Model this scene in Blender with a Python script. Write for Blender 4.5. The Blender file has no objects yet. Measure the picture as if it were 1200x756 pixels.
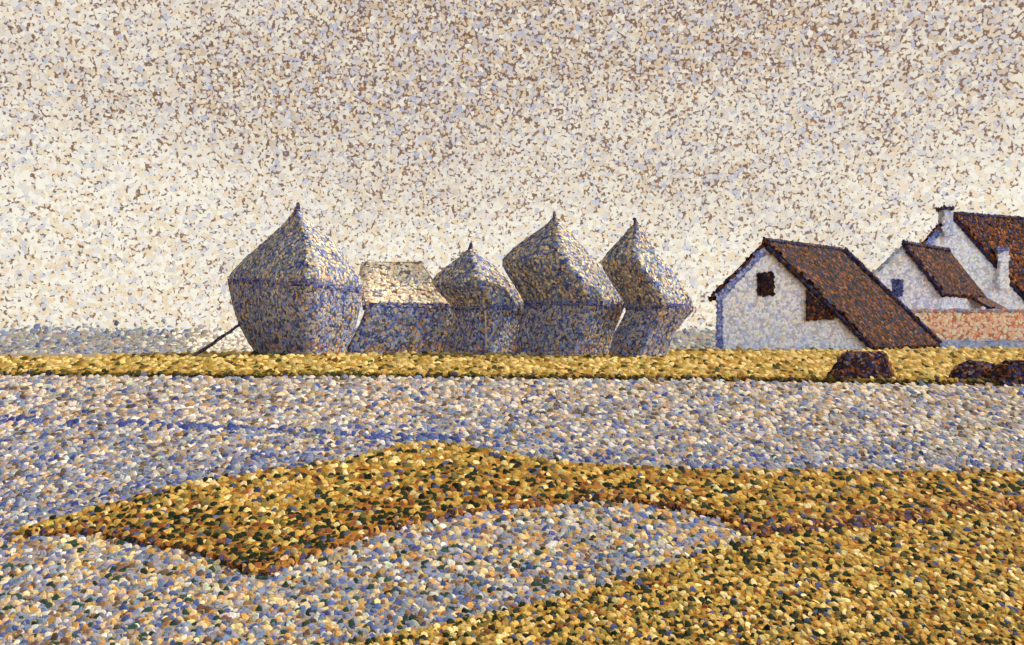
import bpy, math, random
import numpy as np

rng = np.random.default_rng(11)
S = bpy.context.scene
COL = S.collection

# ------------------------------------------------------------------ measures
F, CX, HY, EYE = 1166.7, 600.0, 388.0, 1.3      # focal length in photo pixels, centre column, horizon row, eye height
BANK = 0.12                                      # height of the grassy bank above the field

def P(px, py, d):
    return np.array([(px - CX) / F * d, d, EYE - (py - HY) / F * d])

def on_plane(px, py, z):
    d = (EYE - z) * F / (py - HY)
    return np.array([(px - CX) / F * d, d, z])

def lin(c):
    c = np.asarray(c, float) / 255.0
    return np.where(c <= 0.04045, c / 12.92, ((c + 0.055) / 1.055) ** 2.4)

# ------------------------------------------------------------------ materials
def daub_material(name, rough=0.75, noise=60.0, vary=0.25, bump=0.25):
    m = bpy.data.materials.new(name); m.use_nodes = True
    nt = m.node_tree; N, L = nt.nodes, nt.links
    b = N['Principled BSDF']
    b.inputs['Roughness'].default_value = rough
    b.inputs['Specular IOR Level'].default_value = 0.03
    at = N.new('ShaderNodeAttribute'); at.attribute_name = 'fleck'
    tc = N.new('ShaderNodeTexCoord')
    nz = N.new('ShaderNodeTexNoise'); nz.inputs['Scale'].default_value = noise; nz.inputs['Detail'].default_value = 3
    L.new(tc.outputs['Object'], nz.inputs['Vector'])
    mr = N.new('ShaderNodeMapRange')
    mr.inputs['From Min'].default_value = 0.3; mr.inputs['From Max'].default_value = 0.7
    mr.inputs['To Min'].default_value = 1 - vary; mr.inputs['To Max'].default_value = 1 + vary
    L.new(nz.outputs['Fac'], mr.inputs['Value'])
    mx = N.new('ShaderNodeVectorMath'); mx.operation = 'SCALE'
    L.new(at.outputs['Color'], mx.inputs[0]); L.new(mr.outputs['Result'], mx.inputs['Scale'])
    L.new(mx.outputs['Vector'], b.inputs['Base Color'])
    bp = N.new('ShaderNodeBump'); bp.inputs['Strength'].default_value = bump; bp.inputs['Distance'].default_value = 0.05
    L.new(nz.outputs['Fac'], bp.inputs['Height']); L.new(bp.outputs['Normal'], b.inputs['Normal'])
    return m

M_STRAW = daub_material('straw', 0.85, 9)
M_PLASTER = daub_material('limewash', 0.8, 6, 0.15)
M_TILE = daub_material('roof_tile', 0.7, 8)
M_WOOD = daub_material('weathered_wood', 0.7, 20)
M_EARTH = daub_material('earth_clods', 0.85, 25)
M_GRASS = daub_material('dry_grass', 0.8, 30)

# ------------------------------------------------------------------ mesh building
# one fleck: a small irregular plate, a little domed, like a chip of straw or a flake of earth
RIM = 8
_h = np.linspace(0, 2 * math.pi, RIM + 1)[:-1]
FLK_V = np.concatenate([[(0, 0, 1.0)], np.stack([0.62 * np.cos(_h), 0.62 * np.sin(_h), 0.75 + 0 * _h], 1), np.stack([np.cos(_h), np.sin(_h), -0.9 + 0 * _h], 1)])
FLK_F = np.array([(0, 1 + k, 1 + (k + 1) % RIM) for k in range(RIM)]
                 + [(1 + k, 1 + RIM + k, 1 + RIM + (k + 1) % RIM) for k in range(RIM)]
                 + [(1 + k, 1 + RIM + (k + 1) % RIM, 1 + (k + 1) % RIM) for k in range(RIM)])
NV, NF = len(FLK_V), len(FLK_F)

class Mesh:
    """collects a solid core and the flecks (straw ends, clods, plaster lumps) that cover it, as one mesh"""
    def __init__(self):
        self.v, self.f, self.c, self.sm, self.n = [], [], [], [], 0
    def tris(self, verts, faces, col, smooth=False):
        verts = np.asarray(verts, float)
        T = []
        for q in faces:
            for k in range(1, len(q) - 1):
                T.append((q[0], q[k], q[k + 1]))
        T = np.array(T)
        self.v.append(verts); self.f.append(T + self.n); self.n += len(verts)
        self.c.append(np.tile(np.asarray(col, float), (len(verts), 1)))
        self.sm.append(np.full(len(T), smooth))
        return verts, T
    def flecks(self, pos, mats, cols):
        n = len(pos)
        if not n: return
        r = (1 + 0.16 * rng.standard_normal((n, RIM))).clip(0.65, 1.4)
        loc = np.tile(FLK_V, (n, 1, 1)); loc[:, 1:1 + RIM, :2] *= r[:, :, None]; loc[:, 1 + RIM:, :2] *= r[:, :, None]
        mats = mats.copy(); mats[:, :, 1] *= np.sign(np.linalg.det(mats))[:, None]     # keep the dome outwards
        v = np.einsum('nij,nkj->nki', mats, loc) + pos[:, None, :]
        f = FLK_F[None] + (np.arange(n) * NV)[:, None, None] + self.n
        self.v.append(v.reshape(-1, 3)); self.f.append(f.reshape(-1, 3)); self.n += n * NV
        self.c.append(np.repeat(cols, NV, axis=0)); self.sm.append(np.full(n * NF, False))
    def build(self, name, mat, parent=None, origin=(0, 0, 0)):
        v = np.concatenate(self.v) - np.asarray(origin); f = np.concatenate(self.f); c = np.concatenate(self.c); sm = np.concatenate(self.sm)
        me = bpy.data.meshes.new(name)
        me.vertices.add(len(v)); me.vertices.foreach_set('co', v.astype(np.float32).ravel())
        me.loops.add(len(f) * 3); me.loops.foreach_set('vertex_index', f.astype(np.int32).ravel())
        me.polygons.add(len(f))
        me.polygons.foreach_set('loop_start', (np.arange(len(f)) * 3).astype(np.int32))
        me.polygons.foreach_set('loop_total', np.full(len(f), 3, np.int32))
        me.polygons.foreach_set('use_smooth', sm)
        at = me.color_attributes.new('fleck', 'FLOAT_COLOR', 'POINT')
        at.data.foreach_set('color', np.concatenate([c.clip(0, 0.92), np.ones((len(c), 1))], 1).astype(np.float32).ravel())
        me.update(calc_edges=True); me.validate()
        me.materials.append(mat)
        o = bpy.data.objects.new(name, me); COL.objects.link(o)
        if parent is not None: o.parent = parent
        else: o.location = origin
        return o

def pick(pal, n, gain=1.0, weights=None):
    """pal: list of (rgb, weight); weights: optional (n, k) per-fleck weights"""
    C = np.array([lin(p[0]) for p in pal]) * gain
    w = np.array([p[1] for p in pal], float)
    W = np.tile(w, (n, 1)) if weights is None else weights
    cum = np.cumsum(W, 1); cum /= cum[:, -1:]
    i = (rng.random((n, 1)) > cum).sum(1).clip(0, len(pal) - 1)
    return C[i] * (1 + 0.12 * rng.standard_normal((n, 1)) + 0.05 * rng.standard_normal((n, 3))).clip(0.5, 1.5)

def frames(nrm, a, b, c, tilt=0.08):
    """matrices of ellipsoids lying flat on a surface with normals nrm"""
    n = len(nrm)
    nrm = nrm + tilt * rng.standard_normal((n, 3)); nrm /= np.linalg.norm(nrm, axis=1, keepdims=True)
    r = rng.standard_normal((n, 3)); t = np.cross(nrm, r); t /= np.linalg.norm(t, axis=1, keepdims=True)
    b_ = np.cross(nrm, t)
    return np.stack([t * np.reshape(a, (-1, 1)), b_ * np.reshape(b, (-1, 1)), nrm * np.reshape(c, (-1, 1))], axis=2)

def cover(M, V, T, size, palfun, cov=1.9, thick=0.05, facing=-0.25):
    """scatter flecks over the triangles of a core; palfun(points) -> colours"""
    A, B, C = V[T[:, 0]], V[T[:, 1]], V[T[:, 2]]
    nr = np.cross(B - A, C - A); ar = np.linalg.norm(nr, axis=1) / 2
    ok = ar > 1e-7
    nr = nr / np.maximum(np.linalg.norm(nr, axis=1, keepdims=True), 1e-12)
    mid = (A + B + C) / 3; to = np.array([0, 0, EYE]) - mid; to /= np.linalg.norm(to, axis=1, keepdims=True)
    ok &= (nr * to).sum(1) > facing
    want = ar * ok * cov / (0.55 * size * size)
    n = np.floor(want + rng.random(len(want))).astype(int)
    i = np.repeat(np.arange(len(T)), n)
    if not len(i): return
    u, w = rng.random((2, len(i), 1)); sw = (u + w) > 1; u, w = np.where(sw, 1 - u, u), np.where(sw, 1 - w, w)
    p = A[i] + u * (B - A)[i] + w * (C - A)[i]
    s = size * rng.uniform(0.7, 1.25, len(i))
    M.flecks(p, frames(nr[i], 0.60 * s, 0.46 * s, thick * s), palfun(p))

def flat_pal(pal, gain=1.0):
    return lambda p: pick(pal, len(p), gain)

def screen(p):
    return CX + p[:, 0] / p[:, 1] * F, HY + (EYE - p[:, 2]) / p[:, 1] * F

def tagged(o, label, cat, group=None):
    o['label'] = label; o['category'] = cat
    if group: o['group'] = group
    return o

def thing(name, loc, label, cat, group=None):
    o = bpy.data.objects.new(name, None); COL.objects.link(o); o.location = loc
    o.empty_display_size = 0.3
    return tagged(o, label, cat, group)

def outward(V, faces):
    """flip faces so that the normals of a convex-ish solid point outwards"""
    V = np.asarray(V, float); cen = V.mean(0); out = []
    for q in faces:
        q = list(q); a, b, c = V[q[0]], V[q[1]], V[q[2]]
        n = np.cross(b - a, c - a)
        if np.dot(n, V[q].mean(0) - cen) < 0: q.reverse()
        out.append(tuple(q))
    return out

def prism(poly, vec):
    """solid between a polygon and its copy moved by vec"""
    n = len(poly); V = [np.asarray(p, float) for p in poly] + [np.asarray(p, float) + vec for p in poly]
    Fs = [tuple(range(n)), tuple(range(n, 2 * n))] + [(i, (i + 1) % n, n + (i + 1) % n, n + i) for i in range(n)]
    return np.array(V), outward(V, Fs)

def solid(name, V, faces, base, palfun, size, mat, parent, cov=1.9, thick=0.05, facing=-0.25):
    M = Mesh()
    v, t = M.tris(V, faces, lin(base))
    cover(M, v, t, size, palfun, cov, thick, facing)
    return M.build(name, mat, parent, parent_loc(parent))

def parent_loc(o):
    return np.zeros(3) if o is None else np.array(o.location)

# ------------------------------------------------------------------ haystacks
G_STACK = 1.8       # albedo of a fleck = gain x its colour
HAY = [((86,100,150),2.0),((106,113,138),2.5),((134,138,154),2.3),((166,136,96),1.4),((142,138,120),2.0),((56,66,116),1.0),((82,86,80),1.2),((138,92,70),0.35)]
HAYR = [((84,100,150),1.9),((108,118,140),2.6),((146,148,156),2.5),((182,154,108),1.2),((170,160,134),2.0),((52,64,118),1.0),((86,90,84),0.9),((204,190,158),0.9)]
HAY_LIT = [((206,192,164),2.6),((186,168,142),2.2),((196,168,126),1.4),((166,164,162),1.6),((216,208,186),1.6),((112,116,146),0.6),((110,92,80),0.5)]  # lighter mix for the low stack's roof, sunlight put into the colour

def section(corners, it=2):
    c = np.array(corners, float)
    for _ in range(it):
        nx = np.roll(c, -1, 0)
        c = np.stack([0.91 * c + 0.09 * nx, 0.09 * c + 0.91 * nx], 1).reshape(-1, 2)
    c[:, 0] = (c[:, 0] - c[:, 0].min()) / np.ptp(c[:, 0])
    return c

def rings(rows, d, sec, dep, depfun=None, step=4.0, tilt=0.0, eave=0.0):
    R = np.array(rows, float)
    ys = np.arange(R[0, 0], R[-1, 0] + 1e-6, step); ys[-1] = R[-1, 0]
    xl, xr = np.interp(ys, R[:, 0], R[:, 1]), np.interp(ys, R[:, 0], R[:, 2])
    out = []
    for y in ys:
        e = tilt * float(np.interp(y, [ys[0], eave - 8, eave + 14, ys[-1]], [0, 1, 1, 0])) if tilt else 0.0
        a, b = np.interp(y - e, R[:, 0], R[:, 1]), np.interp(y + e, R[:, 0], R[:, 2])
        A, B = P(a, y, d), P(b, y, d); w = B[0] - A[0]
        D = dep * w * (1 if depfun is None else depfun(y))
        wob = 0.07 * min(1.0, w / 3.0) * (np.sin(sec[:, 0] * 9 + y * 0.11 + d) + np.sin(sec[:, 1] * 13 - y * 0.07 + 3 * d)) * 0.7
        out.append(np.stack([A[0] + sec[:, 0] * w, d + sec[:, 1] * D + wob, A[2] + (1 - 2 * sec[:, 0]) * e * d / F], 1))
    return ys, out

def loft(RR, cap_top=True, cap_bot=True):
    n = len(RR[0]); V = np.concatenate(RR); Fs = []
    for k in range(len(RR) - 1):
        for i in range(n):
            j = (i + 1) % n
            Fs.append((k * n + i, (k + 1) * n + i, (k + 1) * n + j, k * n + j))
    if cap_top: Fs.append(tuple(range(n)))
    if cap_bot: Fs.append(tuple(range((len(RR) - 1) * n, len(RR) * n))[::-1])
    return V, Fs

def haystack(rows, d, eave, uc, dep, label, tip=None, left_corner=False, depfun=None, lc=0.25, straw=HAYR, tilt=0.0):
    if left_corner: corners = [(0, 0.15), (lc, -0.5), (1, -0.05), (0.9, 0.5), (0.15, 0.5)]
    else: corners = [(0, 0.28), (uc * 0.45, -0.16), (uc, -0.5), (1, 0.02), (0.85, 0.5), (0.25, 0.5)]
    sec = section(corners)
    rows = [list(r) for r in rows]
    z0 = HY + (EYE - BANK) * F / d
    rows[-1][0] = z0 + 0.5
    ys, RR = rings(rows, d, sec, dep, depfun, 4.0, tilt, eave)
    x0 = (rows[-1][1] + rows[-1][2]) / 2
    t = thing('haystack', tuple(P(x0, z0, d)), label, 'haystack', 'row of haystacks beside the farm')
    s = 4.6 * d / F
    k = int(np.argmin(abs(ys - eave)))
    x_lo, x_hi = min(r[1] for r in rows), max(r[2] for r in rows)
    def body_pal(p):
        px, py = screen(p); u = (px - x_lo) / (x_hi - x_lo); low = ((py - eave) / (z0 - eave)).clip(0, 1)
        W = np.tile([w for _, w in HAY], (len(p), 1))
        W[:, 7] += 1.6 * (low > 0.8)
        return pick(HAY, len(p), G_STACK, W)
    V, Fs = loft(RR[k:], True, True)
    solid('straw_body', V, Fs, (92,88,100), body_pal, s, M_STRAW, t)
    V, Fs = loft(RR[:k + 1], True, True)
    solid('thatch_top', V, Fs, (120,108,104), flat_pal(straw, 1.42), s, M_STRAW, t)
    # the dark bluish band along the eave
    E = RR[k]; n = len(E); cen = E.mean(0); hb = 0.12
    up = cen + (E - cen) * 1.012 + [0, 0, hb]; dn = cen + (E - cen) * 1.012 - [0, 0, hb]
    V = np.concatenate([up, dn]); Fs = [(i, n + i, n + (i + 1) % n, (i + 1) % n) for i in range(n)]
    solid('eave_band', V, Fs, (66,72,130), flat_pal([((70,78,126),2.0),((90,98,140),2),((114,114,130),2),((160,136,106),1.2)], 1.6), s * 0.9, M_STRAW, t, cov=1.3)
    # the twisted knot of straw on top
    px, py = rows[0][1] * 0.5 + rows[0][2] * 0.5, rows[0][0]
    if tip:
        M = Mesh(); prev = None; q = []
        for (a, b, r) in [(px, py + 12, 5.5), (px + tip * 0.2, py + 3, 3.8), (px + tip, py - 8, 1.3)]:
            c = P(a, b, d); rr = r * d / F
            q.append(np.array([c + rr * np.array([math.cos(h), math.sin(h), 0]) for h in np.linspace(0, 2 * math.pi, 9)[:-1]]))
        V, Fs = loft(q[::-1])
        v, tt = M.tris(V, Fs, lin((70,66,90)))
        cover(M, v, tt, s * 0.7, flat_pal([((48,52,96),3),((90,84,100),2),((130,100,70),1.2),((60,48,42),1)], G_STACK), 1.5)
        M.build('straw_tip', M_STRAW, t, parent_loc(t))
    return t

haystack([(246,345,351),(254,338,357),(264,328,367),(280,306,386),(300,278,403),(318,258,417),(330,255,424),(345,258,424),(360,263,421),(380,270,416),(400,281,409),(416,292,404)],
         51.0, 334, 0.74, 0.95, 'largest haystack, with bulging dark body and sharp straw tip, beside the leaning pole', tip=1.5, tilt=6.0)
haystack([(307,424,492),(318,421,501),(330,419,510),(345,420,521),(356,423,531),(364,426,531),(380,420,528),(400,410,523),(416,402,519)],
         54.5, 361, 0.2, 1.15, 'low haystack with a flat-ridged straw roof in sunlit colours, squeezed against the largest stack', left_corner=True,
         depfun=lambda y: float(np.interp(y, [307, 360, 420], [0.05, 1.0, 0.95])), lc=0.12, straw=HAY_LIT)
haystack([(293,547,555),(300,539,562),(312,522,580),(322,509,592),(330,504,598),(340,511,606),(350,521,612),(358,529,615),(364,531,613),(380,527,610),(400,521,607),(416,517,605)],
         52.0, 362, 0.62, 0.95, 'smallest pointed haystack, standing between the flat-ridged stack and a tall pointed stack', tip=1.0)
haystack([(257,646,655),(264,639,662),(275,622,671),(288,603,683),(300,590,693),(308,588,700),(320,594,709),(335,604,721),(348,612,731),(355,615,735),(362,613,731),(380,609,724),(400,606,717),(416,603,712)],
         49.6, 357, 0.64, 0.95, 'broad pointed haystack with a wide cream lit side, second from the white barn', tip=-1.0)
haystack([(264,741,751),(272,734,756),(280,727,761),(295,713,770),(306,706,779),(315,709,787),(330,719,797),(345,729,808),(356,735,813),(363,736,814),(375,731,803),(390,722,791),(416,714,781)],
         47.0, 359, 0.50, 0.95, 'slender pointed haystack nearest the white barn, its eave flaring to a sharp point', tip=-2.0)

def pole(name, a, b, r, base, pal, label, cat):
    a, b = np.array(a), np.array(b); ax = (b - a) / np.linalg.norm(b - a)
    e1 = np.cross(ax, [0, 1, 0.1]); e1 /= np.linalg.norm(e1); e2 = np.cross(ax, e1)
    q = []
    for k in range(9):
        s = k / 8; c = a + (b - a) * s + 0.25 * r * e1 * math.sin(k * 1.9)
        rr = r * (1.15 - 0.4 * s)
        q.append(np.array([c + rr * (math.cos(h) * e1 + math.sin(h) * e2) for h in np.linspace(0, 2 * math.pi, 11)[:-1]]))
    V, Fs = loft(q); Fs = [f[::-1] for f in Fs] if np.dot(np.cross(V[Fs[0][1]] - V[Fs[0][0]], V[Fs[0][2]] - V[Fs[0][0]]), V[Fs[0][0]] - q[0].mean(0)) < 0 else Fs
    M = Mesh(); v, t = M.tris(V, Fs, lin(base))
    cover(M, v, t, r * 1.6, flat_pal(pal, 0.8), 1.2, 0.15)
    return tagged(M.build(name, M_WOOD, None, a), label, cat)

pole('leaning_pole', on_plane(229, 416.3, BANK - 0.02), P(283, 379, 50.9), 0.075, (60,58,80),
     [((80,78,104),3),((112,100,98),2),((146,120,98),1.6),((58,52,56),1.2)], 'thin dark wooden pole propped slantwise against the largest haystack', 'pole')
pole('upright_pole', P(570, 407, 49.05), P(568.5, 364, 50.0), 0.04, (200,185,150),
     [((226,208,170),3),((200,172,128),2),((190,186,190),1)], 'thin pale stick leaning upright against the smallest pointed haystack', 'pole')

# ------------------------------------------------------------------ farm buildings
G_WALL = 1.35
WALL = [((226,226,226),3),((210,212,220),2.8),((188,196,220),2.0),((226,212,190),1.0),((168,176,208),1.0),((200,186,168),0.5)]
BLUE = [((106,120,186),2.4),((140,152,204),2.4),((184,190,212),2.4),((84,92,150),0.8)]
PALEBLUE = [((176,186,210),3),((206,208,214),2),((150,166,204),2),((214,200,180),1)]
TILE = [((178,98,48),2.2),((124,74,46),2.0),((58,42,48),2.6),((62,68,124),2.4),((132,118,134),0.7),((214,136,70),1.1),((30,26,38),1.8)]
NAVY = [((52,54,92),2.6),((46,42,56),2),((86,86,124),1.2),((118,76,50),1.4)]
DARK = [((56,42,40),3),((92,60,44),2),((48,46,72),2),((140,92,60),0.8)]
PINK = [((220,168,138),3),((206,142,110),2),((232,186,156),1.6),((190,122,96),1),((196,164,146),1.4)]

def ridge_vec(x1, y1, d1, x2, y2):
    d2 = d1 * (HY - y1) / (HY - y2)
    v = P(x2, y2, d2) - P(x1, y1, d1); v[2] = 0
    return v

def slab(a, b, vec, over0, over1, th):
    """roof slab whose near edge runs from a down to b, reaching back along vec"""
    a, b = np.array(a), np.array(b); n = np.cross(vec, b - a); n /= np.linalg.norm(n)
    if n[2] < 0: n = -n
    p0, p1 = a - vec * over0, b - vec * over0
    q = [p0, p1, p1 + n * th, p0 + n * th]
    return prism(q, vec * (1 + over0 + over1))

def box(px0, py0, px1, py1, d, depth):
    a, b = P(px0, py0, d), P(px1, py1, d)
    return prism([(a[0], d, a[2]), (b[0], d, a[2]), (b[0], d, b[2]), (a[0], d, b[2])], np.array([0, depth, 0]))

def strip(a, b, w, d, th, proud):
    """flat board on a wall face at distance d, between pixels a and b, w pixels wide"""
    a, b = np.array(a, float), np.array(b, float); t = (b - a) / np.linalg.norm(b - a); n = np.array([-t[1], t[0]]) * w / 2
    q = [P(*(a + n), d - proud), P(*(b + n), d - proud), P(*(b - n), d - proud), P(*(a - n), d - proud)]
    return prism(q, np.array([0, th, 0]))

# --- the white barn with the long roof
d1 = 62.6; gy = HY + (EYE - BANK) * F / d1
v1 = ridge_vec(900, 287, d1, 985, 297)
barn = thing('barn', tuple(P(930, gy, d1)), 'white barn with one dark window and a long brown roof sweeping down to the ground', 'barn')
sz = 5.0 * d1 / F
poly = [P(841, gy + 1, d1), P(841, 348, d1), P(899, 289, d1), P(1020, gy - 2, d1), P(1022, gy + 1, d1)]
V, Fs = prism(poly, v1)
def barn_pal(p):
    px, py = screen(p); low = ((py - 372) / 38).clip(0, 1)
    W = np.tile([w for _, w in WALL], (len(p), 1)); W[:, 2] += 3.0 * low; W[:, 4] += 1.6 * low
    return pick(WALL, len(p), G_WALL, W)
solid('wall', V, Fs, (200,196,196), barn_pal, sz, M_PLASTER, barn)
V, Fs = slab(P(898, 287, d1), P(1025, gy, d1), v1, 0.03, 0.02, 0.28)
roof = solid('roof', V, Fs, (48,34,34), flat_pal(TILE, 0.32), sz * 1.2, M_TILE, barn)
V, Fs = slab(P(898, 287, d1), P(835, 352, d1), v1, 0.02, 0.02, 0.2)
solid('roof', V, Fs, (48,34,34), flat_pal(TILE, 0.36), sz, M_TILE, barn)
def along(name, a, b, r, pal, base, mat, parent, size, gain=0.75):
    a, b = np.array(a), np.array(b); ax = (b - a) / np.linalg.norm(b - a); e1 = np.cross(ax, [0.3, 1, 0.2]); e1 /= np.linalg.norm(e1); e2 = np.cross(ax, e1)
    q = [np.array([c + r * (math.cos(h) * e1 + math.sin(h) * e2) for h in np.linspace(0, 2 * math.pi, 9)[:-1]]) for c in (a, b)]
    V, Fs = loft(q); Fs = outward(V, Fs)
    return solid(name, V, Fs, base, flat_pal(pal, gain), size, mat, parent, cov=1.4)
Lr = parent_loc(barn)
up = np.array([0, 0, 0.22])
along('ridge_cap', P(899, 287, d1) - v1 * 0.03 + up, P(899, 287, d1) + v1 * 1.02 + up, 0.2, NAVY, (60,58,92), M_TILE, barn, sz * 0.9)
along('verge', P(903, 289, d1) - v1 * 0.05, P(1026, gy - 2, d1) - v1 * 0.05, 0.12, NAVY, (60,58,92), M_TILE, barn, sz * 0.85)
along('verge', P(903, 286, d1) + v1 * 1.02 + up, P(1027, gy - 3, d1) + v1 * 1.02 + up, 0.2, NAVY, (60,58,92), M_TILE, barn, sz * 0.85)
V, Fs = strip((839, 352), (897, 291), 7, d1, 0.1, 0.14)
solid('bargeboard', V, Fs, (120,132,190), flat_pal(BLUE, 0.95), sz * 0.85, M_WOOD, barn)
V, Fs = strip((843.5, gy), (843.5, 352), 6, d1, 0.1, 0.12)
solid('corner_board', V, Fs, (120,132,190), flat_pal(BLUE, 0.95), sz * 0.85, M_WOOD, barn)
V, Fs = box(888, 320, 907, 346, d1 - 0.1, 0.14)
wf = solid('window', V, Fs, (66,50,46), flat_pal(DARK, 0.5), sz * 0.8, M_WOOD, barn)
V, Fs = box(892, 324, 903, 342, d1 - 0.17, 0.05)
o = solid('shutter', V, Fs, (60,44,44), flat_pal(DARK, 0.5), sz * 0.7, M_WOOD, barn)
o.parent = wf
V, Fs = prism([P(946, 341, d1 - 0.3), P(979, 373, d1 - 0.3), P(946, 375, d1 - 0.3)], np.array([0, 0.25, 0]))
solid('loft_hood', V, Fs, (70,52,50), flat_pal(DARK + [((150,92,48),1.2)], 0.7), sz * 0.9, M_WOOD, barn)

# --- the small white house behind the brick wall
d2 = 76.0; v2 = ridge_vec(1060, 288, d2, 1110, 296); sz = 4.8 * d2 / F; g2 = HY + EYE * F / d2
cot = thing('cottage', tuple(P(1062, g2, d2)), 'small white cottage with a blue window and short brown roof, behind the pink brick wall', 'cottage')
V, Fs = prism([P(1019, g2 + 1, d2), P(1019, 328, d2), P(1060, 291, d2), P(1104, 346, d2), P(1104, g2 + 1, d2)], v2)
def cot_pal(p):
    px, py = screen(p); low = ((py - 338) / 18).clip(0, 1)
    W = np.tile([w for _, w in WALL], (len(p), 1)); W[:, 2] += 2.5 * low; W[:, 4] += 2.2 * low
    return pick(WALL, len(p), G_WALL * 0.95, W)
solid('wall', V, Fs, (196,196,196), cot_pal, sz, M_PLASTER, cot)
V, Fs = slab(P(1060, 289, d2), P(1106, 347, d2), v2, 0.03, 0.02, 0.25)
solid('roof', V, Fs, (48,34,34), flat_pal(TILE, 0.36), sz, M_TILE, cot)
V, Fs = slab(P(1060, 289, d2), P(1014, 331, d2), v2, 0.01, 0.02, 0.16)
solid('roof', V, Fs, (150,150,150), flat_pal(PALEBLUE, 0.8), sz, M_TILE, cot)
along('ridge_cap', P(1061, 288, d2) - v2 * 0.03 + up * 0.8, P(1061, 288, d2) + v2 * 1.02 + up * 0.8, 0.18, NAVY, (60,58,92), M_TILE, cot, sz * 0.9)
along('verge', P(1064, 290, d2) - v2 * 0.05, P(1108, 346, d2) - v2 * 0.05, 0.13, NAVY, (60,58,92), M_TILE, cot, sz * 0.8)
e2 = P(1106, 347, d2) + v2
ax = (P(1106, 347, d2) - P(1060, 289, d2)); ax = ax / np.linalg.norm(ax)
V, Fs = slab(e2 - v2 * 0.42, e2 - v2 * 0.42 + np.array([2.1, 0, -1.15]), v2, -0.02, -0.55, 0.2)
solid('lean_to_roof', V, Fs, (70,56,60), flat_pal(NAVY + TILE[:3], 0.7), sz * 0.9, M_TILE, cot)
V, Fs = box(1046, 328, 1058, 347, d2 - 0.08, 0.1)
w2 = solid('window', V, Fs, (84,92,140), flat_pal([((78,90,150),3),((60,64,104),2),((120,130,170),1.5)], 0.7), sz * 0.7, M_WOOD, cot)

# --- the tall house at the right edge
d3 = 88.0; v3 = ridge_vec(1114, 253, d3, 1240, 262); sz = 4.8 * d3 / F; g3 = HY + EYE * F / d3
big = thing('farmhouse', tuple(P(1120, g3, d3)), 'tall farmhouse with broad brown roof and two white chimneys behind the small cottage', 'house')
V, Fs = prism([P(1072, g3 + 1, d3), P(1072, 301, d3), P(1108, 258, d3), P(1114, 256, d3), P(1202, 355, d3), P(1202, g3 + 1, d3)], v3)
solid('wall', V, Fs, (206,204,204), flat_pal(WALL, G_WALL), sz, M_PLASTER, big)
V, Fs = slab(P(1117, 254, d3), P(1207, 358, d3), v3, 0.0, 0.02, 0.3)
solid('roof', V, Fs, (64,42,34), flat_pal([((172,102,50),3)] + TILE, 0.5), sz, M_TILE, big)
V, Fs = slab(P(1112, 256, d3), P(1066, 306, d3), v3, 0.02, 0.02, 0.2)
solid('roof', V, Fs, (64,42,34), flat_pal(TILE, 0.8), sz, M_TILE, big)
along('ridge_cap', P(1118, 254, d3) + up, P(1118, 254, d3) + v3 * 1.02 + up, 0.22, NAVY, (60,58,92), M_TILE, big, sz * 0.9)
along('verge', P(1121, 256, d3) - v3 * 0.02, P(1208, 356, d3) - v3 * 0.02, 0.13, NAVY, (60,58,92), M_TILE, big, sz * 0.8)
V, Fs = strip((1071, 306), (1108, 262), 6, d3, 0.1, 0.15)
solid('bargeboard', V, Fs, (120,132,190), flat_pal(BLUE, 0.95), sz * 0.8, M_WOOD, big)
V, Fs = box(1106, 245, 1117, 276, d3 - 0.55, 1.1)
ch = solid('chimney', V, Fs, (190,194,206), flat_pal(PALEBLUE, 1.2), sz * 0.85, M_PLASTER, big)
V, Fs = box(1104.5, 242.5, 1118.5, 245, d3 - 0.7, 1.4)
o = solid('chimney_cap', V, Fs, (80,84,120), flat_pal(NAVY, 0.9), sz * 0.7, M_TILE, big)
o.parent = ch
V, Fs = box(1171, 293, 1182, 338, d3 - 0.6, 1.2)
ch = solid('chimney', V, Fs, (214,210,196), flat_pal(WALL, G_WALL), sz * 0.85, M_PLASTER, big)
V, Fs = box(1169.5, 290, 1183.5, 294, d3 - 0.75, 1.5)
o = solid('chimney_cap', V, Fs, (110,120,170), flat_pal(BLUE, 0.8), sz * 0.7, M_TILE, big)
o.parent = ch

# --- the pink brick wall
dw = 71.5; gw = HY + EYE * F / dw; sz = 4.8 * dw / F
bw = thing('brick_wall', tuple(P(1150, gw, dw)), 'long low pink brick wall with a pale blue foot, in front of the cottage', 'wall')
V, Fs = box(1040, 365.5, 1700, 399.5, dw, 0.5)
solid('brickwork', V, Fs, (196,130,100), flat_pal(PINK, 1.7), sz, M_PLASTER, bw)
V, Fs = box(1040, 399.5, 1700, gw + 1, dw - 0.12, 0.7)
solid('plinth', V, Fs, (180,186,204), flat_pal(PALEBLUE, 1.05), sz, M_PLASTER, bw)
V, Fs = box(1040, 362.8, 1700, 365.4, dw - 0.08, 0.66)
solid('coping', V, Fs, (150,150,180), flat_pal(PALEBLUE + PINK[:2], 0.9), sz * 0.7, M_PLASTER, bw)

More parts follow.
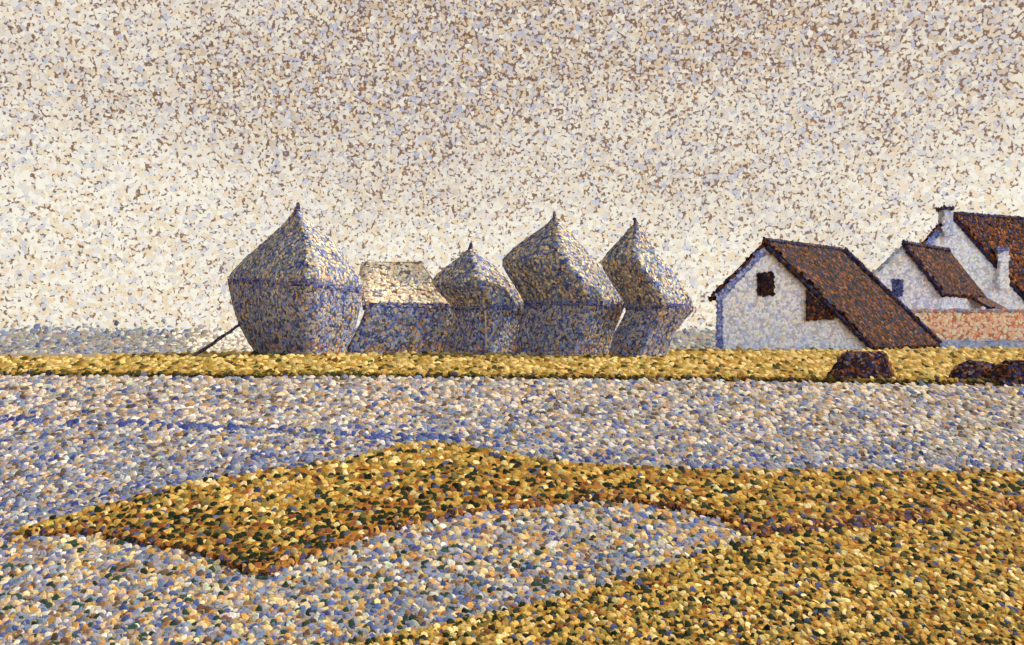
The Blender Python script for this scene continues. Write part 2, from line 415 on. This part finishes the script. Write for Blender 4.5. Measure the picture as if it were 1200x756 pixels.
# --- dark heaps at the edge of the bank
HEAP = [((60,60,100),1.8),((52,42,54),2.0),((124,76,48),2.4),((166,112,70),1.2),((92,90,122),1.0),((72,52,44),1.8),((140,128,128),0.5)]
def heap(rows, d, label):
    sec = section([(0, 0), (0.12, -0.4), (0.5, -0.6), (0.88, -0.4), (1, 0), (0.88, 0.4), (0.5, 0.6), (0.12, 0.4)], 1)
    rows = [list(r) for r in rows]; g = HY + EYE * F / d; rows[-1][0] = g + 0.6
    ys, RR = rings(rows, d, sec, 0.5, None, 3.0)
    RR = [r + 0.012 * rng.standard_normal(r.shape) for r in RR]
    V, Fs = loft(RR)
    M = Mesh(); v, t = M.tris(V, Fs, lin((56,46,56)))
    cover(M, v, t, 5.0 * d / F, flat_pal(HEAP, 0.95), 1.8, 0.16)
    return tagged(M.build('manure_heap', M_EARTH, None, P((rows[-1][1] + rows[-1][2]) / 2, g, d)), label, 'heap', 'dark heaps at the edge of the bank')
heap([(413,994,1034),(416,988,1038),(430,977,1044),(440,971,1048),(449,962,1054)], 25.2, 'flat-topped dark heap standing alone below the long barn roof')
heap([(424,1132,1156),(429,1121,1168),(440,1113,1182),(452,1107,1192)], 24.6, 'low rounded dark heap under the pink brick wall, left one of a touching pair')
heap([(423,1178,1214),(430,1168,1224),(440,1162,1232),(452,1158,1238)], 24.0, 'dark heap cut by the right edge of the picture, right one of a touching pair')

# ------------------------------------------------------------------ ground
def struct(o, kind='structure'):
    o['kind'] = kind; return o

def sheet(name, far, near, z, z_bot, base, mat, x0=-1000, x1=2200):
    """raised sheet of ground between a far and a near outline"""
    xs = np.linspace(x0, x1, 420)
    fy = np.interp(xs, [q[0] for q in far], [q[1] for q in far]); ny = np.interp(xs, [q[0] for q in near], [q[1] for q in near])
    ny = np.maximum(ny, fy + 0.02); n = len(xs)
    A = np.array([on_plane(x, y, z) for x, y in zip(xs, fy)]); B = np.array([on_plane(x, y, z) for x, y in zip(xs, ny)])
    C, D_ = A.copy(), B.copy(); C[:, 2] = z_bot; D_[:, 2] = z_bot
    V = np.concatenate([A, B, C, D_]); Fs = []
    for i in range(n - 1):
        Fs += [(i, n + i, n + i + 1, i + 1), (n + i, 3 * n + i, 3 * n + i + 1, n + i + 1), (i + 1, 2 * n + i + 1, 2 * n + i, i)]
    Fs += [(0, 2 * n, 3 * n, n), (n - 1, 2 * n - 1, 4 * n - 1, 3 * n - 1)]
    M = Mesh(); M.tris(V, Fs, lin(base))
    return struct(M.build(name, mat))

def smooth_line(pts, n=8):
    p = np.array(pts, float); out = []
    for i in range(len(p) - 1):
        a, b, c, d = p[max(i - 1, 0)], p[i], p[i + 1], p[min(i + 2, len(p) - 1)]
        for t in np.linspace(0, 1, n, endpoint=False):
            out.append(0.5 * (2 * b + (c - a) * t + (2 * a - 5 * b + 4 * c - d) * t * t + (3 * b - a - 3 * c + d) * t ** 3))
    out.append(p[-1]); return [tuple(q) for q in out]

def inside(px, py, poly):
    r = np.zeros(len(px), bool); n = len(poly)
    for i in range(n):
        (x1, y1), (x2, y2) = poly[i], poly[(i + 1) % n]
        if y1 == y2: continue
        r ^= ((y1 > py) != (y2 > py)) & (px < (x2 - x1) * (py - y1) / (y2 - y1) + x1)
    return r

BANK_FAR = [(-1000,419.5),(0,419),(120,417),(235,413.5),(420,412),(800,409.3),(1100,408.3),(2200,408)]
BANK_NEAR = [(-1000,434),(0,436),(300,438),(420,437.5),(700,440),(900,442),(1200,446),(2200,447)]
HILL_TOP = [(12,624),(50,611),(100,598),(200,571),(300,553),(400,540),(460,524),(500,518),(560,525),(650,540),(760,548),(880,551),(1000,551),(1200,553),(2200,556)]
HILL_LOW = [(12,624),(110,622),(180,634),(230,642),(280,660),(310,668),(340,658),(400,633),(470,613),(560,596),(650,587),(720,583),(790,592),(850,605),(900,618),(960,613),(1000,608),(1100,597),(1200,588),(2200,570)]
FORE_TOP = [(330,790),(430,752),(520,732),(620,709),(700,689),(780,661),(850,641),(905,629),(950,623),(1000,620),(1100,609),(1200,600),(2200,582)]
bank_far, bank_near = smooth_line(BANK_FAR), smooth_line(BANK_NEAR)
hill_top, hill_low, fore_top = smooth_line(HILL_TOP), smooth_line(HILL_LOW), smooth_line(FORE_TOP)
HILL_Z, FORE_Z = 0.035, 0.06
bank_poly = bank_far + bank_near[::-1]
hill_poly = hill_top + hill_low[::-1][:-1]
fore_poly = fore_top + [(2200, 900), (250, 900)]

# the whole plain, out to the horizon
M = Mesh()
M.tris([(-4000, -30, 0), (4000, -30, 0), (4000, 6000, 0), (-4000, 6000, 0)], [(0, 1, 2, 3)], lin((138,126,116)))
struct(M.build('ground', M_EARTH))
sheet('grass_bank', bank_far, bank_near, BANK, -0.05, (150,118,52), M_GRASS)
sheet('turf_rise', hill_top, hill_low, HILL_Z, -0.05, (142,100,38), M_GRASS, 12, 2200)
sheet('turf_slope', fore_top, [(250, 900), (2200, 900)], FORE_Z, -0.05, (142,100,38), M_GRASS, 330, 2200)

def scatter(px0, px1, py0, py1, sx, sy):
    xs = np.arange(px0, px1, sx); ys = np.arange(py0, py1, sy)
    X, Y = np.meshgrid(xs, ys); X = X + (np.arange(len(ys)) % 2)[:, None] * sx / 2
    X = X + rng.uniform(-0.55, 0.55, X.shape) * sx; Y = Y + rng.uniform(-0.55, 0.55, Y.shape) * sy
    return X.ravel(), Y.ravel()

def mounds(px, py, z, size):
    """small clods or tufts standing on the ground: positions and matrices"""
    d = (EYE - z) * F / (py - HY)
    p = np.stack([(px - CX) / F * d, d, np.full(len(px), z)], 1)
    s = size * d / F * rng.uniform(0.72, 1.25, len(px))
    n = np.array([0.12, -0.5, 0.86]) + 0.17 * rng.standard_normal((len(px), 3)); n /= np.linalg.norm(n, axis=1, keepdims=True)
    h = np.cross(n, np.array([0, 0.86, 0.5])); h /= np.linalg.norm(h, axis=1, keepdims=True); u = np.cross(n, h)
    ang = rng.uniform(-0.5, 0.5, (len(px), 1)); h, u = h * np.cos(ang) + u * np.sin(ang), u * np.cos(ang) - h * np.sin(ang)
    m = np.stack([h * (0.58 * s)[:, None], u * (0.88 * s)[:, None], n * (0.05 * s)[:, None]], axis=2)
    p[:, 2] += 0.12 * s
    return p, m

G_FIELD = 0.70
def ramp(x, a, b): return ((x - a) / (b - a)).clip(0, 1)

# --- far marsh
MARSH = [((166,172,184),2.6),((128,142,172),2.6),((204,202,194),1.4),((150,152,146),2.0),((104,118,158),1.3),((180,162,144),0.8),((244,240,228),0.0001)]
px, py = scatter(-1000, 2200, 389.3, 415, 4.6, 1.9)
W = np.tile([w for _, w in MARSH], (len(px), 1)); pale = np.exp(-((px - 275) / 45) ** 2); W[:, 6] += 40 * pale; W[:, 1] *= 1 - 0.8 * pale; W[:, 4] *= 1 - 0.9 * pale
M = Mesh(); p, m = mounds(px, py, 0.0, 4.6); p[:, 2] += rng.exponential(2.6, len(px)) * (py < 396) * p[:, 1] / F; M.flecks(p, m, pick(MARSH, len(px), 0.74, W))
struct(M.build('marsh_scrub', M_EARTH), 'stuff')

# --- bank grass
BANKG = [((208,186,120),3),((188,160,94),2.4),((232,206,140),2),((150,128,62),1.4),((70,74,44),0.8),((120,96,56),0.8)]
px, py = scatter(-1000, 2200, 407, 449, 5.0, 2.7); k = inside(px, py, bank_poly); px, py = px[k], py[k]
near = np.interp(px, [q[0] for q in bank_near], [q[1] for q in bank_near])
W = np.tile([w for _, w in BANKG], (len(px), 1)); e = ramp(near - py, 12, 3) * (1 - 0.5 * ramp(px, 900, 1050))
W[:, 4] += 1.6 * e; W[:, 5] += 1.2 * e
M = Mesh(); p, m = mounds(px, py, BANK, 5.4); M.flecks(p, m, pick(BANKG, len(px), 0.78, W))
# darker flecks hanging over the edge of the bank
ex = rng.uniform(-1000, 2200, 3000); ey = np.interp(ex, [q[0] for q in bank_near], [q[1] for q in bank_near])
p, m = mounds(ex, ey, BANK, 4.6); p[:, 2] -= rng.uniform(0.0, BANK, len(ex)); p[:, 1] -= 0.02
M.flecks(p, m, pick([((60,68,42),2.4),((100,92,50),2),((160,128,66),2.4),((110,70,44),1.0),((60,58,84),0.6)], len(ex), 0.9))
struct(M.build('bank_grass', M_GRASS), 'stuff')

# --- pale field
FIELD = [((226,210,190),3),((220,219,218),1.8),((170,170,182),2.4),((128,142,178),1.8),((86,102,164),0.6),((196,164,124),1.5),((112,100,92),1.3)]
px, py = scatter(-1000, 2200, 437, 640, 5.0, 3.0)
k = ~inside(px, py, hill_poly) & ~inside(px, py, bank_poly) & ~inside(px, py, fore_poly)
lowline = np.interp(px, [q[0] for q in hill_top], [q[1] for q in hill_top], left=640)
k &= (py < lowline + 2) & (py > np.interp(px, [q[0] for q in bank_near], [q[1] for q in bank_near]) + 3)
px, py, low = px[k], py[k], lowline[k]
W = np.tile([w for _, w in FIELD], (len(px), 1))
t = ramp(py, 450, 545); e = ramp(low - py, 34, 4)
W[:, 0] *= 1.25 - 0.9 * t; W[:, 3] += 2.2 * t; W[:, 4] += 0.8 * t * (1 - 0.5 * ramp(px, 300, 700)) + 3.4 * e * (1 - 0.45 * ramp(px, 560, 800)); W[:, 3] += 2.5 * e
furrow = np.interp(px, [-1000, 0, 180, 330, 480, 545, 560], [489, 492, 498, 504, 513, 514, 400])

FG = [c for c in FIELD]; FG[4] = ((82,98,164), 0.5)
M = Mesh(); p, m = mounds(px, py, 0.0, 6.2); M.flecks(p, m, pick(FG, len(px), G_FIELD, W))
fx = rng.uniform(-1000, 545, 505); fy = np.interp(fx, [-1000, 0, 180, 330, 480, 545], [488, 492, 498, 504, 513, 515]) + rng.normal(0, 1.4, len(fx))
p, m = mounds(fx, fy, 0.02, 5.8); M.flecks(p, m, pick([((70,86,156),3),((92,106,168),2),((120,132,176),1)], len(fx), G_FIELD))
struct(M.build('field_stubble', M_EARTH), 'stuff')

# --- pale foreground between the two turf slopes
FORE = [((226,204,158),2.3),((216,217,215),1.5),((128,144,178),2.4),((208,162,98),1.8),((58,80,72),1.1),((162,159,176),1.8),((88,104,162),0.9),((132,106,88),1.0)]
px, py = scatter(-1000, 2200, 575, 880, 5.9, 4.2)
hl = np.interp(px, [q[0] for q in hill_low], [q[1] for q in hill_low], left=624)
k = ~inside(px, py, hill_poly) & ~inside(px, py, fore_poly) & (py > hl)
px, py, hl = px[k], py[k], hl[k]
W = np.tile([w for _, w in FORE], (len(px), 1)); t = ramp(py - hl, 10, 110)
warm = ramp(px, 420, 120); W[:, 6] += 0.9 * t * (1 - 0.8 * warm); W[:, 2] += 1.2 * t * (1 - 0.7 * warm); W[:, 0] += 0.8 * warm; W[:, 7] += 0.5 * warm; W[:, 0] *= 1.2 - 0.5 * t; W[:, 3] *= 1.2 - 0.5 * t
M = Mesh(); p, m = mounds(px, py, 0.0, 7.1); M.flecks(p, m, pick(FORE, len(px), G_FIELD, W))
struct(M.build('stubble_hollow', M_EARTH), 'stuff')

# --- turf of the rise and of the near slope
GOLD = [((198,168,94),2.8),((174,144,76),3),((220,202,148),1.4),((38,48,36),1.4),((112,102,60),1.3),((76,86,124),0.55),((126,80,52),0.5)]
def turf(name, poly, z, low=None, rngy=(515, 830), dark=1.0):
    px, py = scatter(-1000, 2200, rngy[0], rngy[1], 5.8, 3.9); k = inside(px, py, poly); px, py = px[k], py[k]
    W = np.tile([w for _, w in GOLD], (len(px), 1)); W[:, 3] *= dark
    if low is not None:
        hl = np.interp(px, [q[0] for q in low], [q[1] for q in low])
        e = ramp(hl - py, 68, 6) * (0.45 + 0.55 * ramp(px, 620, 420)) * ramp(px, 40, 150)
        W[:, 3] += 12 * e ** 1.3; W[:, 6] += 6 * e ** 2; W[:, 5] += 0.9 * e; W[:, 4] += 1.0 * e; W[:, 0] *= 1 - 0.5 * e; W[:, 2] *= 1 - 0.5 * e  # dark tufts, also the rise's shadow side put into the colour
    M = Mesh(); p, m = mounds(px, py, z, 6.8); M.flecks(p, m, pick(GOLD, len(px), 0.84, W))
    if low is not None:
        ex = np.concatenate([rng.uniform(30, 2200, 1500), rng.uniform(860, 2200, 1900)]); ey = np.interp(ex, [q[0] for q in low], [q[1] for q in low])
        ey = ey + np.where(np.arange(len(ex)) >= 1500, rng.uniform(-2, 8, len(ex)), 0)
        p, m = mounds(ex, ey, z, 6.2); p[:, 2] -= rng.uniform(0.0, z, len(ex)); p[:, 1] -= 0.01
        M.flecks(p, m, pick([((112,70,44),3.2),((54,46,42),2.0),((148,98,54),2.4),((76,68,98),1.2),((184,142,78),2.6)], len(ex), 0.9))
    return struct(M.build(name, M_GRASS), 'stuff')
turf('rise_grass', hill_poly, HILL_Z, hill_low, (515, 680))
turf('slope_grass', fore_poly, FORE_Z, None, (580, 880), 2.0)

# ------------------------------------------------------------------ light
SUN_AZ, SUN_EL, SUN_E = math.radians(30), math.radians(42), 5.0      # azimuth measured from +x towards +y
sd = np.array([math.cos(SUN_AZ) * math.cos(SUN_EL), math.sin(SUN_AZ) * math.cos(SUN_EL), math.sin(SUN_EL)])
from mathutils import Vector
L = bpy.data.lights.new('sun', 'SUN'); L.energy = SUN_E; L.angle = math.radians(0.6); L.color = (1.0, 0.87, 0.65)
so = bpy.data.objects.new('sun', L); COL.objects.link(so)
so.rotation_euler = Vector(-sd).to_track_quat('-Z', 'Y').to_euler()

w = bpy.data.worlds.new('World'); S.world = w; w.use_nodes = True
nt = w.node_tree; N, K = nt.nodes, nt.links
N.clear()
out = N.new('ShaderNodeOutputWorld')
def nd(t, **kw):
    n = N.new(t)
    for k_, v_ in kw.items(): setattr(n, k_, v_)
    return n
def math_(op, a, b=None, c=None, clamp=False):
    n = nd('ShaderNodeMath', operation=op); n.use_clamp = clamp
    for i, x in enumerate((a, b, c)):
        if x is None: continue
        if isinstance(x, (int, float)): n.inputs[i].default_value = x
        else: K.new(x, n.inputs[i])
    return n.outputs[0]
def mixc(fac, a, b):
    n = nd('ShaderNodeMix', data_type='RGBA'); 
    for s_, x in ((n.inputs['Factor'], fac), (n.inputs['A'], a), (n.inputs['B'], b)):
        if isinstance(x, (int, float)): s_.default_value = x
        elif isinstance(x, tuple): s_.default_value = (*x, 1)
        else: K.new(x, s_)
    return n.outputs['Result']
def rampn(fac, stops, mode='CONSTANT'):
    n = nd('ShaderNodeValToRGB'); cr = n.color_ramp; cr.interpolation = mode
    while len(cr.elements) < len(stops): cr.elements.new(0.5)
    for e_, (p_, c_) in zip(cr.elements, stops): e_.position = p_; e_.color = (*lin(c_), 1)
    K.new(fac, n.inputs['Fac']); return n.outputs['Color']
tc = nd('ShaderNodeTexCoord'); D = tc.outputs['Generated']
sky = nd('ShaderNodeTexSky', sky_type='NISHITA'); sky.sun_disc = False
sky.sun_elevation = SUN_EL; sky.sun_rotation = math.pi / 2 - SUN_AZ
bsky = nd('ShaderNodeBackground'); K.new(sky.outputs['Color'], bsky.inputs['Color']); bsky.inputs['Strength'].default_value = 0.08
# cloud of small separate dabs
nz = nd('ShaderNodeTexNoise'); nz.inputs['Scale'].default_value = 210; nz.inputs['Detail'].default_value = 2; K.new(D, nz.inputs['Vector'])
sub = nd('ShaderNodeVectorMath', operation='SUBTRACT'); K.new(nz.outputs['Color'], sub.inputs[0]); sub.inputs[1].default_value = (.5, .5, .5)
scl = nd('ShaderNodeVectorMath', operation='SCALE'); K.new(sub.outputs[0], scl.inputs[0]); scl.inputs['Scale'].default_value = 0.003
add = nd('ShaderNodeVectorMath', operation='ADD'); K.new(D, add.inputs[0]); K.new(scl.outputs[0], add.inputs[1])
vo = nd('ShaderNodeTexVoronoi', feature='F1'); vo.inputs['Scale'].default_value = 235; K.new(add.outputs[0], vo.inputs['Vector'])
ve = nd('ShaderNodeTexVoronoi', feature='DISTANCE_TO_EDGE'); ve.inputs['Scale'].default_value = 235; K.new(add.outputs[0], ve.inputs['Vector'])
sc_ = nd('ShaderNodeSeparateColor'); K.new(vo.outputs['Color'], sc_.inputs[0])
sx = nd('ShaderNodeSeparateXYZ'); K.new(D, sx.inputs[0])
cl = nd('ShaderNodeTexNoise'); cl.inputs['Scale'].default_value = 4.2; cl.inputs['Detail'].default_value = 3
cmap = nd('ShaderNodeMapping'); cmap.inputs['Scale'].default_value = (1, 1, 2.6); cmap.inputs['Rotation'].default_value = (0, 0.45, 0); K.new(D, cmap.inputs['Vector']); K.new(cmap.outputs[0], cl.inputs['Vector'])
elev = nd('ShaderNodeMapRange'); elev.inputs['From Min'].default_value = 0.06; elev.inputs['From Max'].default_value = 0.26; K.new(sx.outputs['Z'], elev.inputs['Value'])
gloom = math_('ADD', elev.outputs[0], math_('MULTIPLY', math_('SUBTRACT', cl.outputs['Fac'], 0.5), 2.0))
lft = nd('ShaderNodeMapRange', interpolation_type='SMOOTHSTEP'); lft.inputs['From Min'].default_value = -0.22; lft.inputs['From Max'].default_value = -0.5; K.new(sx.outputs['X'], lft.inputs['Value'])
rgt = nd('ShaderNodeMapRange', interpolation_type='SMOOTHSTEP'); rgt.inputs['From Min'].default_value = 0.3; rgt.inputs['From Max'].default_value = 0.55; K.new(sx.outputs['X'], rgt.inputs['Value'])
gloom = math_('SUBTRACT', math_('SUBTRACT', gloom, math_('MULTIPLY', lft.outputs[0], 0.55)), math_('MULTIPLY', rgt.outputs[0], 0.35), clamp=True)
bright = rampn(sc_.outputs[0], [(0,(253,247,230)),(0.30,(246,238,226)),(0.54,(244,230,200)),(0.70,(230,226,220)),(0.82,(242,220,190)),(0.95,(214,212,218))])
grey = rampn(sc_.outputs[0], [(0,(232,220,198)),(0.22,(214,206,202)),(0.45,(224,202,170)),(0.62,(198,192,198)),(0.74,(204,184,160)),(0.86,(242,234,216)),(0.96,(182,184,202))])
dab = mixc(gloom, bright, grey)
n2 = nd('ShaderNodeTexNoise'); n2.inputs['Scale'].default_value = 120; n2.inputs['Detail'].default_value = 2; K.new(D, n2.inputs['Vector'])
n3 = nd('ShaderNodeTexNoise'); n3.inputs['Scale'].default_value = 300; n3.inputs['Detail'].default_value = 1.5; K.new(D, n3.inputs['Vector'])
amt = math_('ADD', math_('ADD', n3.outputs['Fac'], math_('MULTIPLY', math_('SUBTRACT', n2.outputs['Fac'], 0.5), 0.25)), math_('MULTIPLY', math_('SUBTRACT', 0.10, ve.outputs['Distance']), 0.75))
amt = math_('SUBTRACT', amt, math_('SUBTRACT', 0.605, math_('MULTIPLY', gloom, 0.075)))
gapm = nd('ShaderNodeMapRange'); K.new(amt, gapm.inputs['Value'])
gapm.inputs['From Min'].default_value = -0.03; gapm.inputs['From Max'].default_value = 0.07
gapc = rampn(sc_.outputs[1], [(0,(112,68,28)),(0.5,(140,92,44)),(0.8,(116,106,108)),(0.88,(154,94,50))])
cloud = mixc(math_('MULTIPLY', gapm.outputs[0], 0.9), dab, gapc)
zen = nd('ShaderNodeMapRange'); zen.inputs['From Min'].default_value = 0.33; zen.inputs['From Max'].default_value = 0.6
zen.inputs['To Min'].default_value = 1.0; zen.inputs['To Max'].default_value = 0.42; K.new(sx.outputs['Z'], zen.inputs['Value'])  # unseen upper sky dimmed to deepen shade on the stacks
bcl = nd('ShaderNodeBackground'); K.new(cloud, bcl.inputs['Color']); 
# bluish glow added low in the unseen sky behind the right shoulder, fills the walls
dot = nd('ShaderNodeVectorMath', operation='DOT_PRODUCT'); K.new(D, dot.inputs[0]); dot.inputs[1].default_value = (0.44, -0.86, 0.25)
back_fill = nd('ShaderNodeMapRange', interpolation_type='SMOOTHSTEP'); back_fill.inputs['From Min'].default_value = 0.35; back_fill.inputs['From Max'].default_value = 0.95
K.new(dot.outputs['Value'], back_fill.inputs['Value'])
tint = mixc(back_fill.outputs[0], (1, 1, 1), (0.78, 0.95, 1.25))
tm = nd('ShaderNodeMix', data_type='RGBA', blend_type='MULTIPLY'); tm.inputs['Factor'].default_value = 1
K.new(cloud, tm.inputs['A']); K.new(tint, tm.inputs['B']); K.new(tm.outputs['Result'], bcl.inputs['Color'])
# unseen sky behind the left shoulder, dimmed to deepen the stacks' shade
dot2 = nd('ShaderNodeVectorMath', operation='DOT_PRODUCT'); K.new(D, dot2.inputs[0]); dot2.inputs[1].default_value = (-0.80, -0.52, 0.3)
left_dim = nd('ShaderNodeMapRange', interpolation_type='SMOOTHSTEP'); left_dim.inputs['From Min'].default_value = 0.1; left_dim.inputs['From Max'].default_value = 0.8
K.new(dot2.outputs['Value'], left_dim.inputs['Value'])
lum = math_('SUBTRACT', math_('ADD', 1.0, math_('MULTIPLY', back_fill.outputs[0], 3.0)), math_('MULTIPLY', left_dim.outputs[0], 0.9))
K.new(math_('MULTIPLY', math_('MULTIPLY', zen.outputs[0], 0.76), math_('MAXIMUM', lum, 0.3)), bcl.inputs['Strength'])
mxs = nd('ShaderNodeMixShader'); mxs.inputs[0].default_value = 0.94
K.new(bsky.outputs[0], mxs.inputs[1]); K.new(bcl.outputs[0], mxs.inputs[2]); K.new(mxs.outputs[0], out.inputs['Surface'])
w.cycles.sampling_method = 'MANUAL'; w.cycles.sample_map_resolution = 1024

# ------------------------------------------------------------------ camera
cam = bpy.data.cameras.new('camera'); co = bpy.data.objects.new('camera', cam); COL.objects.link(co)
cam.sensor_width = 36; cam.sensor_fit = 'HORIZONTAL'; cam.lens = 36 * F / 1200
cam.shift_y = (HY - 378) / 1200
co.location = (0, 0, EYE); co.rotation_euler = (math.pi / 2, 0, 0)
cam.clip_start = 0.1; cam.clip_end = 9000
S.camera = co
vs = S.view_settings
vs.view_transform = 'Standard'; vs.look = 'None'; vs.exposure = 0.4; vs.gamma = 1; vs.use_curve_mapping = False
S.render.engine = 'CYCLES'
S.cycles.max_bounces = 4; S.cycles.diffuse_bounces = 3
